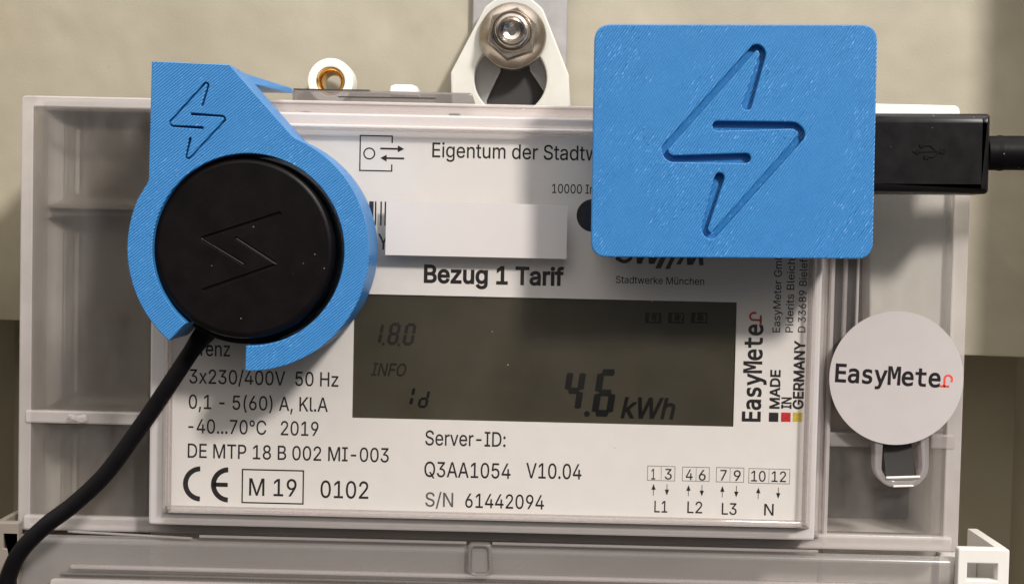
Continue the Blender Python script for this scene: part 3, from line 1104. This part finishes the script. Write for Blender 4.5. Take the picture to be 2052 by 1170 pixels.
# streaks: rolled ridges along the window edges
def ridge(name, pts, r, mat):
    fin(tube(pts, r, 10), name, M[mat], meter)
e = 0.35
ridge('cover_ridge', [(wL, YF + .3, wB + 1), (wL, YF + .3, wT - 1)], .28, 'slope')
ridge('cover_ridge', [(wR, YF + .3, wB + 1), (wR, YF + .3, wT - 1)], .28, 'slope')
ridge('cover_ridge', [(wL + 1, YF + .3, wT), (wR - 1, YF + .3, wT)], .4, 'edge')
ridge('cover_ridge', [(wL + 1, YF + .3, wB), (wR - 1, YF + .3, wB)], .28, 'slope')
ridge('cover_ridge', [(bL + 1, YS - .1, bT + .1), (bR - 1, YS - .1, bT + .1)], .35, 'edge')
xr = P(1690, 700, YS).x
ridge('cover_ridge', [(bR + .3, YS, bB), (bR + .3, YS, bT)], .55, 'edge')
ridge('cover_ridge', [(xr, YS + .2, P(1690, 690, YS).z), (xr, YS + .2, T - 2)], .45, 'slopev')
ridge('cover_ridge', [(xr + 2.4, YS + .2, P(1700, 690, YS).z), (xr + 2.4, YS + .2, T - 2)], .3, 'edge')
# horizontal ribs in the side panes
za_, zb_ = P(200, 850, YS).z, P(200, 824, YS).z
fin(box3(L + 1.4, bL, YS - .5, YS + 6, za_, zb_, 0.4), 'cover_rib', M['edge'], meter)
fin(tube(catmull([(P(140, 834, 7).x, 7, P(140, 834, 7).z), (P(160, 838, 7).x, 6.6, P(160, 838, 7).z), (P(176, 836, 7).x, 7, P(176, 836, 7).z)], 4), [0.6] * 4 + [.9] * 4 + [.6], 10), 'cover_clip', M['slope'], meter)
za_, zb_ = P(1780, 897, YS).z, P(1780, 868, YS).z
hx0, hx1 = P(1752, 900, YS).x, P(1864, 900, YS).x
fin(box3(bR + .6, hx0, YS - .4, YS + 5, za_, zb_, 0.4), 'cover_rib', M['slope'], meter)
fin(box3(hx1, Rr - 1.4, YS - .4, YS + 5, za_, zb_, 0.4), 'cover_rib', M['slope'], meter)
# sealing tongue below the round sticker: U-shaped boss, slot shade painted near-black, highlights painted as white rods
u_in = fillet(QS([(1772, 866), (1828, 866), (1842, 956), (1780, 956)], 5), 0.3)
plate('sealing_tongue', [stroke(smooth_line(QS([(1762, 872), (1762, 948), (1784, 968), (1836, 967), (1853, 945), (1853, 872)], 5), 2.2), 1.75)], 5, YS - .05, M['slope'], meter, 0.3)
plate('sealing_slot_shade', [u_in], 7.0, 7.9, M['dark'], meter)
ridge('tongue_highlight', [P(1776, 957, 4.8), P(1843, 955, 4.8)], .28, 'white')
ridge('tongue_highlight', [P(1790, 974, 4.8), P(1830, 973, 4.8)], .22, 'white')
# pale inner panel of the right compartment
pz = fillet(QS([(1742, 235), (1912, 235), (1908, 640), (1895, 668), (1742, 668)], 10.5), [0, 0, .8, .8, .8])
plate('inner_panel', [pz], 10.5, YFL + .4, M['white'], meter, 0.4)
# top latch tab
tt = fillet(QS([(585, 178), (945, 186), (952, 208), (585, 205)], YS), [.6, .6, 0, 0])
plate('latch_tab', [tt], YS + .5, YS + 6, M['smoke'], meter, 0.4)
plate('latch_groove', [stroke(QS([(678, 194), (872, 197)], YS), .22)], YS + .40, YS + .6, M['dark'], meter)
plate('latch_groove', [stroke(QS([(588, 178.5), (740, 181)], YS), .22)], YS + .40, YS + .6, M['dark'], meter)
plate('latch_post', [fillet(QS([(900, 228), (922, 228), (922, 262), (900, 262)], 2), .3)], 1.0, 6.0, M['smoke'], meter, .3)
plate('latch_post', [fillet(QS([(606, 224), (622, 224), (622, 258), (606, 258)], 2), .3)], 1.0, 6.0, M['smoke'], meter, .3)
zt = P(800, 236, 3).z
fin(tube([(P(596, 233, 3).x, 3.2, zt), (P(915, 238, 3).x, 3.2, zt)], .45, 10), 'latch_bar', M['smoke'], meter)

# hanging lug with keyhole
YL = 43.5
lug = fillet(QS([(905, 230), (903, 146), (972, 14), (1004, -10), (1056, -10), (1088, 18), (1140, 150), (1144, 230)], YL), [0, 1.2, 2.5, 3, 3, 2.5, 1.2, 0])
plate('hanging_lug', [lug, circle(Q(1023, 157, YL), 72 / FPX * (DIST + YL), 56)], YL, YL + 4, M['lug'], meter, 0.35)
# brass-lined screw boss
YO = 38.0
bc = Q(662, 163, YO)
k_ = (DIST + YO) / FPX
boss = plate('screw_boss', [circle(bc, 46 * k_, 48), circle(bc, 28 * k_, 40)], YO, YO + 7, M['white'], meter, 0.35)
fin(lathe([(27.8 * k_, YO + .5), (27 * k_, YO + .1), (24 * k_, YO + .3), (19 * k_, YO + 1.6), (17.5 * k_, YO + 7), (27.6 * k_, YO + 7), (27.8 * k_, YO + .5)], bc, 48), 'brass_insert', M['brass'], meter)
plate('housing_bump', [fillet(QS([(781, 190), (782, 173), (792, 169), (826, 170), (837, 175), (838, 192)], 36), [0, .5, .6, .6, .5, 0])], 36, 44, M['white'], meter, .3)

# lower terminal cover
zt0 = Bz - 0.1
plate('terminal_cover', [rect(L + 1.0, Bz - 24, Rr - 1.0, zt0, 1.0)], 3.0, 5.0, M['term'], meter, 1.2, seg=4)
def hr(py_l, py_r, y, r, mat, px0=330, px1=1645):
    A, B = P(px0, py_l, y), P(px1, py_r, y)
    z_ = (A.z + B.z) / 2
    return [(A.x, y, z_), (B.x, y, z_)]
cxl, cxr = 938, 984
za_ = P(900, 1086, 3).z
ridge('cover_ridge', [(P(400, 1078, 3).x, 2.9, za_), (P(cxl - 3, 1080, 3).x, 2.9, za_)], .32, 'slope')
ridge('cover_ridge', [(P(cxr + 3, 1080, 3).x, 2.9, za_), (P(1640, 1080, 3).x, 2.9, za_)], .32, 'slope')
zb_ = P(900, 1146, 5).z
fin(box3(P(150, 1140, 5).x, P(1780, 1140, 5).x, 1.6, 3.1, zb_ - .45, zb_ + .45, .4), 'terminal_ridge', M['slope'], meter)
fin(box3(P(130, 1155, 5).x, P(1800, 1155, 5).x, 2.2, 3.1, zb_ - 1.7, zb_ - 1.2, .2), 'terminal_ridge', M['smoke'], meter)
fin(box3(P(110, 1165, 5).x, P(1820, 1165, 5).x, 1.2, 3.1, zb_ - 12, zb_ - 2.3, .8), 'terminal_lip', M['edge'], meter)
# pale step under window
fin(box3(L + 1.4, Rr - 1.4, YS - 1.2, YS + 3, P(900, 1082, YS - 1).z, P(900, 1052, YS - 1).z, .5), 'cover_step', M['edge'], meter)
# clip in the centre
cl = fillet(QS([(938, 1086), (985, 1088), (988, 1157), (936, 1155)], 2), [1.0, 1.0, 1.6, 1.6], 8)
cl2 = fillet(QS([(946, 1096), (977, 1097), (979, 1147), (945, 1146)], 2), [.8, .8, 1.1, 1.1], 8)
plate('cover_clip', [cl, cl2], 1.6, 2.95, M['clip'], meter, .5, seg=3)
plate('clip_back', [cl2], 2.2, 2.9, M['term'], meter)
ridge('terminal_edge', [P(136, 1064, 2.9), P(385, 1078, 2.9)], .25, 'slope')

# fixing brackets left and right
def bracket(ox, ix, name='fixing_bracket'):
    x0_, z1_ = Q(*ox, -2)
    x1_, z0_ = Q(*ix, -2)
    bm = bmesh.new()
    w_ = abs(x1_ - x0_)
    return x0_, x1_, z1_, w_
# right one
p0, p1 = P(1921, 1098, 1), P(2024, 1100, 1)
h0, h1 = P(1939, 1128, 1), P(1998, 1163, 1)
br = plate_bm([rect(p0.x, p0.z - 14, p1.x, p0.z, .5), rect(h0.x, h1.z, h1.x, h0.z, .1)], 1, 3.2, .25)
for (xa, xb) in ((p1.x - 2.0, p1.x - .1), (p0.x + .1, p0.x + 1.0)):
    if xa > p0.x + 4:
        box3(xa, xb, 3.2, 21, p0.z - 14, p0.z - .1, bm=br)
box3(p0.x + .2, p1.x - 2.1, 14, 16, p0.z - 14, p0.z - 3.8, bm=br)
fin(br, 'fixing_bracket', M['white'], meter)
p0, p1 = P(-14, 1046, 1), P(37, 1046, 1)
h0, h1 = P(7, 1070, 1), P(36, 1099, 1)
br = plate_bm([rect(p0.x, p0.z - 14, p1.x, p0.z, .3), rect(h0.x, h1.z, h1.x - .05, h0.z, .1)], 1, 3.2, .2)
box3(p0.x + .1, p0.x + 1.3, 3.2, 21, p0.z - 14, p0.z - .1, bm=br)
box3(p0.x + 1.4, p1.x, 14, 16, p0.z - 14, p0.z - 2.0, bm=br)
fin(br, 'fixing_bracket', M['base'], meter)

# ------------------------------------------------------------------ flange bolt
YB0 = 21.3
fc = Q(1027, 71, YB0 + 19)
kf = (DIST + YB0 + 19) / FPX
bolt = thing('flange_bolt', 'steel hex flange nut and bolt end clamped over the white lug', 'bolt', (fc[0], YB0 + 21.9, fc[1]))
fin(lathe([(0, YB0 + 21.9), (67 * kf, YB0 + 21.9), (68 * kf, YB0 + 21.2), (67 * kf, YB0 + 20.4), (64 * kf, YB0 + 19.7), (46 * kf, YB0 + 18.6), (0, YB0 + 18.6)], fc, 72), 'flange', M['steel'], bolt)
hexp = [(fc[0] + 53 * kf * math.cos(math.radians(20 + 60 * i)), fc[1] + 53 * kf * math.sin(math.radians(20 + 60 * i))) for i in range(6)]
bmx = bmesh.new()
hull8([(fc[0] + (x - fc[0]) * .93, fc[1] + (z - fc[1]) * .93) for x, z in hexp], YB0 + 15.2, [(x, z) for x, z in hexp], YB0 + 16.4, bmx)
hull8(hexp, YB0 + 16.42, hexp, YB0 + 19.4, bmx)
fin(bmx, 'hex_nut', M['steel'], bolt, smooth=20)
c3 = (fc[0] - 1 * kf, fc[1] + 3 * kf)
fin(lathe([(34 * kf, YB0 + 16), (34 * kf, YB0 + 13.9), (31 * kf, YB0 + 13.2), (27 * kf, YB0 + 13.1), (22 * kf, YB0 + 13.7), (17 * kf, YB0 + 14.7), (9 * kf, YB0 + 15.0), (0, YB0 + 15.0)], c3, 48), 'bolt_end', M['steel_bright'], bolt)
fin(lathe([(36.5 * kf, YB0 + 15.2), (38.5 * kf, YB0 + 14.7), (41 * kf, YB0 + 15.25)], c3, 48), 'nut_collar', M['steel'], bolt)

# ------------------------------------------------------------------ blue clip holding the optical reader
HF, HG, HB = -18.0, -16.9, -3.15
holder = thing('reader_holder', 'blue 3D-printed ring clip with small bolt emblem hooked over the meter top', 'holder', (-50, -3, 20))
rc = Vector(Q(497, 501, HF))
ks = (DIST + HF) / FPX
Ro, Ri = 243 * ks, 193 * ks
ang = lambda px, py: math.degrees(math.atan2(Q(px, py, HF)[1] - rc.y, Q(px, py, HF)[0] - rc.x))
aR0 = ang(585, 272)                       # arc start on the right shoulder
aL0 = ang(281, 398)
aend_r = -90.5
aend_l = ang(347, 672)
head = QS([(298, 362), (304, 123), (460, 130), (583, 270)], HF)
def arcpts(r, a0_, a1_, n_):
    return [(rc.x + r * math.cos(math.radians(a0_ + (a1_ - a0_) * i / n_)), rc.y + r * math.sin(math.radians(a0_ + (a1_ - a0_) * i / n_))) for i in range(n_ + 1)]
if aend_l > 0: aend_l -= 360
outer = head[:]
outer += arcpts(Ro, aR0 - 2, aend_r + 360 - 360, 60)             # clockwise from shoulder down to the lower right end
outer += arcpts(Ri, aend_r + 1.5, 360 + aend_l + 3, 90) if False else []
inner = []
a_from, a_to = aend_r, aend_l + 360                              # counter-clockwise along the inside
inner = arcpts(Ri, a_from, a_to + 1, 110)
outer_l = arcpts(Ro, aend_l + 360, aL0 if aL0 > 0 else aL0 + 360, 40)
c_shape = outer + inner + outer_l[0:]
grv = [stroke(smooth_line(QS(g, HF), .25), w) for g, w in (
    ([(405, 211), (417, 170), (412, 167), (340, 246), (345, 252.5), (405, 256.5)], .42),
    ([(384, 229), (447, 234), (451, 240), (379, 318), (373, 315), (381, 278)], .42))]
hb = plate_bm([c_shape] + grv, HF, HG, 0.12, 1)
plate_bm([c_shape], HG - 0.0, HB, 0.05, 1, hb)
body_h = fin(hb, 'clip_body', [M['blue_side'], M['blue_face2']], holder, front=1)
# hook that reaches back over the top edge of the meter
A1 = QS([(306, 124), (460, 130), (500, 174), (306, 174)], HF)
zt_ = max(z for x, z in A1) - .15
xl_, xr_ = A1[0][0] + .1, A1[1][0] - .3
hk = bmesh.new()
hull8([(xl_, zt_ - 1.9), (xr_ + 1.6, zt_ - 1.9), (xr_, zt_), (xl_, zt_)], HB - .05, [(xl_, T + 2.0), (P(588, 190, 14).x, T + 2.0), (P(584, 181, 14).x, T + 3.0), (xl_, T + 3.0)], 14, hk)
fin(hk, 'top_hook', M['blue_side'], holder, smooth=0)

# ------------------------------------------------------------------ optical reading head
pcn = Q(488, 497, -17.0)
reader = thing('optical_reader', 'round black optical reading head with faint engraved bolt and cable, held in ring', 'reading head', (pcn[0], -3, pcn[1]))
kp = (DIST - 17.0) / FPX
Rc = 183 * kp
# cap face with engraved bolt
gv = [stroke(smooth_line(QS(g, -17.0), .4), .62) for g in (
    [(468, 443), (558, 427), (561, 431), (404, 478), (488, 529)] if False else [(560, 428), (404, 478), (488, 529)],
    [(474, 478), (553, 529), (409, 581)])]
cb = plate_bm([circle(pcn, Rc - 1.1, 96)] + gv, -17.02, -16.7, 0.06, 1)
lathe([(Rc - 1.12, -17.0), (Rc - .75, -16.93), (Rc - .4, -16.7), (Rc - .12, -16.3), (Rc, -15.7), (Rc, -7.0)], pcn, 96, cb)
lathe([(0, -16.6), (Rc - 1.0, -16.6)], pcn, 48, cb)
fin(cb, 'cap', M['black'], reader)
for g in ([(404, 478), (488, 529)], [(474, 478), (553, 529)]):
    plate('pale_line', [stroke(QS(g, -17.0), .2)], -16.92, -16.7, M['pale_groove'], reader)  # paler lines along two strokes of the engraved bolt
pb_ = Q(496, 505, -8)
fin(lathe([(0, -9.0), (Ri - .35, -9.0), (Ri - .15, -8.8), (Ri - .15, -3.4), (0, -3.4)], pb_, 80), 'base_ring', M['black'], reader)
cabp = [(P(425, 650, -7)), P(393, 690, -6.5), P(343, 765, -6.2), P(292, 840, -6.0), P(215, 945, -6.5), P(150, 1008, -7), P(92, 1052, -8), P(42, 1103, -8.5), P(17, 1155, -8.5), P(5, 1215, -8.5)]
cp = catmull(cabp, 8)
rr = [1.56 + 0.7 * max(0, 1 - i / 10) for i in range(len(cp))]
fin(tube(cp, rr, 18), 'cable', M['rubber'], reader)

# ------------------------------------------------------------------ blue adapter box
XF, XG, XB = -20.5, -18.95, -3.3
adapter = thing('adapter_box', 'blue 3D-printed box with large engraved bolt emblem stuck on the meter front', 'box', (30, -3, 25))
bx = fillet(QS([(1192, 49), (1759, 50), (1749, 519), (1184, 515)], XF), 2.9, 8)
bg_ = [stroke(smooth_line(QS(g, XF), .9), w) for g, w in (
    ([(1497, 211), (1526, 106), (1516, 97), (1334, 300), (1343, 315), (1495, 317)], 1.65),
    ([(1438, 252.5), (1594, 254.5), (1606, 270), (1425, 471), (1415, 461), (1442, 356)], 1.65))]
ab = plate_bm([bx] + bg_, XF, XG, 0.22, 2)
fin(ab, 'lid', [M['blue_side'], M['blue_face']], adapter, front=1)
bcx = (sum(x for x, z in bx) / len(bx), sum(z for x, z in bx) / len(bx))
fin(hull8(bx, XG, [(bcx[0] + (x - bcx[0]) * .965, bcx[1] + (z - bcx[1]) * .965) for x, z in bx], XB), 'shell', [M['blue_side'], M['blue_face']], adapter, front=1)

# ------------------------------------------------------------------ plug with cable
plug = thing('usb_plug', 'black moulded plug with embossed trident, its cable leaving to the right', 'plug', (80, -8, 28))
YP = -12.0
pl = QS([(1735, 226), (1989, 227), (1985, 389), (1735, 387)], YP)
xs0 = pl[0][0]; zt1 = (pl[0][1] + pl[1][1]) / 2; zb1 = (pl[2][1] + pl[3][1]) / 2
fin(plate_bm([fillet([pl[3], pl[2], pl[1], pl[0]], [0, .9, .8, 0])], YP, YP + 8.2, 1.7, 5), 'plug_body', M['black_gloss'], plug)
# trident emblem, raised
yE = YP - .05
tri = [[stroke(QS([(1838, 304), (1886, 303)], YP), .40)], [QS([(1840, 297), (1840, 311), (1827, 304)], YP)],
       [stroke(smooth_line(QS([(1876, 303), (1864, 292), (1850, 292)], YP), .3), .34)], [stroke(smooth_line(QS([(1882, 304), (1870, 315), (1858, 315)], YP), .3), .34)],
       [circle(Q(1888, 303, YP), .58, 16)], [circle(Q(1847, 292, YP), .46, 14)], [prect(1851, 311, 1860, 320, YP)]]
tb = bmesh.new()
for i, l_ in enumerate(tri):
    plate_bm(l_, YP - .12 - .01 * i, YP + .2, 0.05, 1, tb)
fin(tb, 'trident_emblem', M['black'], plug)
cps = catmull([P(1975, 307, -8.2), P(2000, 307, -8.2), P(2040, 307, -8.0), P(2100, 309, -7), P(2200, 316, -4)], 6)
fin(tube(cps, [3.1 + (0.12 if i in (6, 7) else 0) for i in range(len(cps))], 20), 'cable', M['rubber'], plug)

# ------------------------------------------------------------------ round sticker and redaction patch
sc_ = Q(1788, 754, YS - .1)
seal = thing('round_sticker', 'round white sticker with black and red brand lettering on the clear cover', 'sticker', (sc_[0], YS, sc_[1]))
ksx = (DIST + YS) / FPX
pap = plate('paper_disc', [circle(sc_, 132.5 * ksx, 96)], YS - 3.3, YS - 3.1, M['sticker'], seal)
text('EasyMete', (1673, 764), (1884, 775), 35, YS - 3.33, pap, font='mono', bold=0.02, free=True)
pA, pB = P(1673, 764, YS - 3.33), P(1884, 775, YS - 3.33)
ex = (pB - pA).normalized(); ez = Vector((-ex.z, 0, ex.x))
flat('red_letter', hook_letter(pB + ex * .02, ex, ez, 2.45), YS - 3.33, 'bright_red_ink', pap)
blank = plate('redaction_patch', [prect(774, 403, 1135, 519, YF - .1)], YF - .12, YF - .03, M['blank'])  # redaction block built as an added sheet, not a real sticker
tag(blank, 'plain cream redaction rectangle, added as a thin sheet over the barcode above the bold heading', 'sticker')
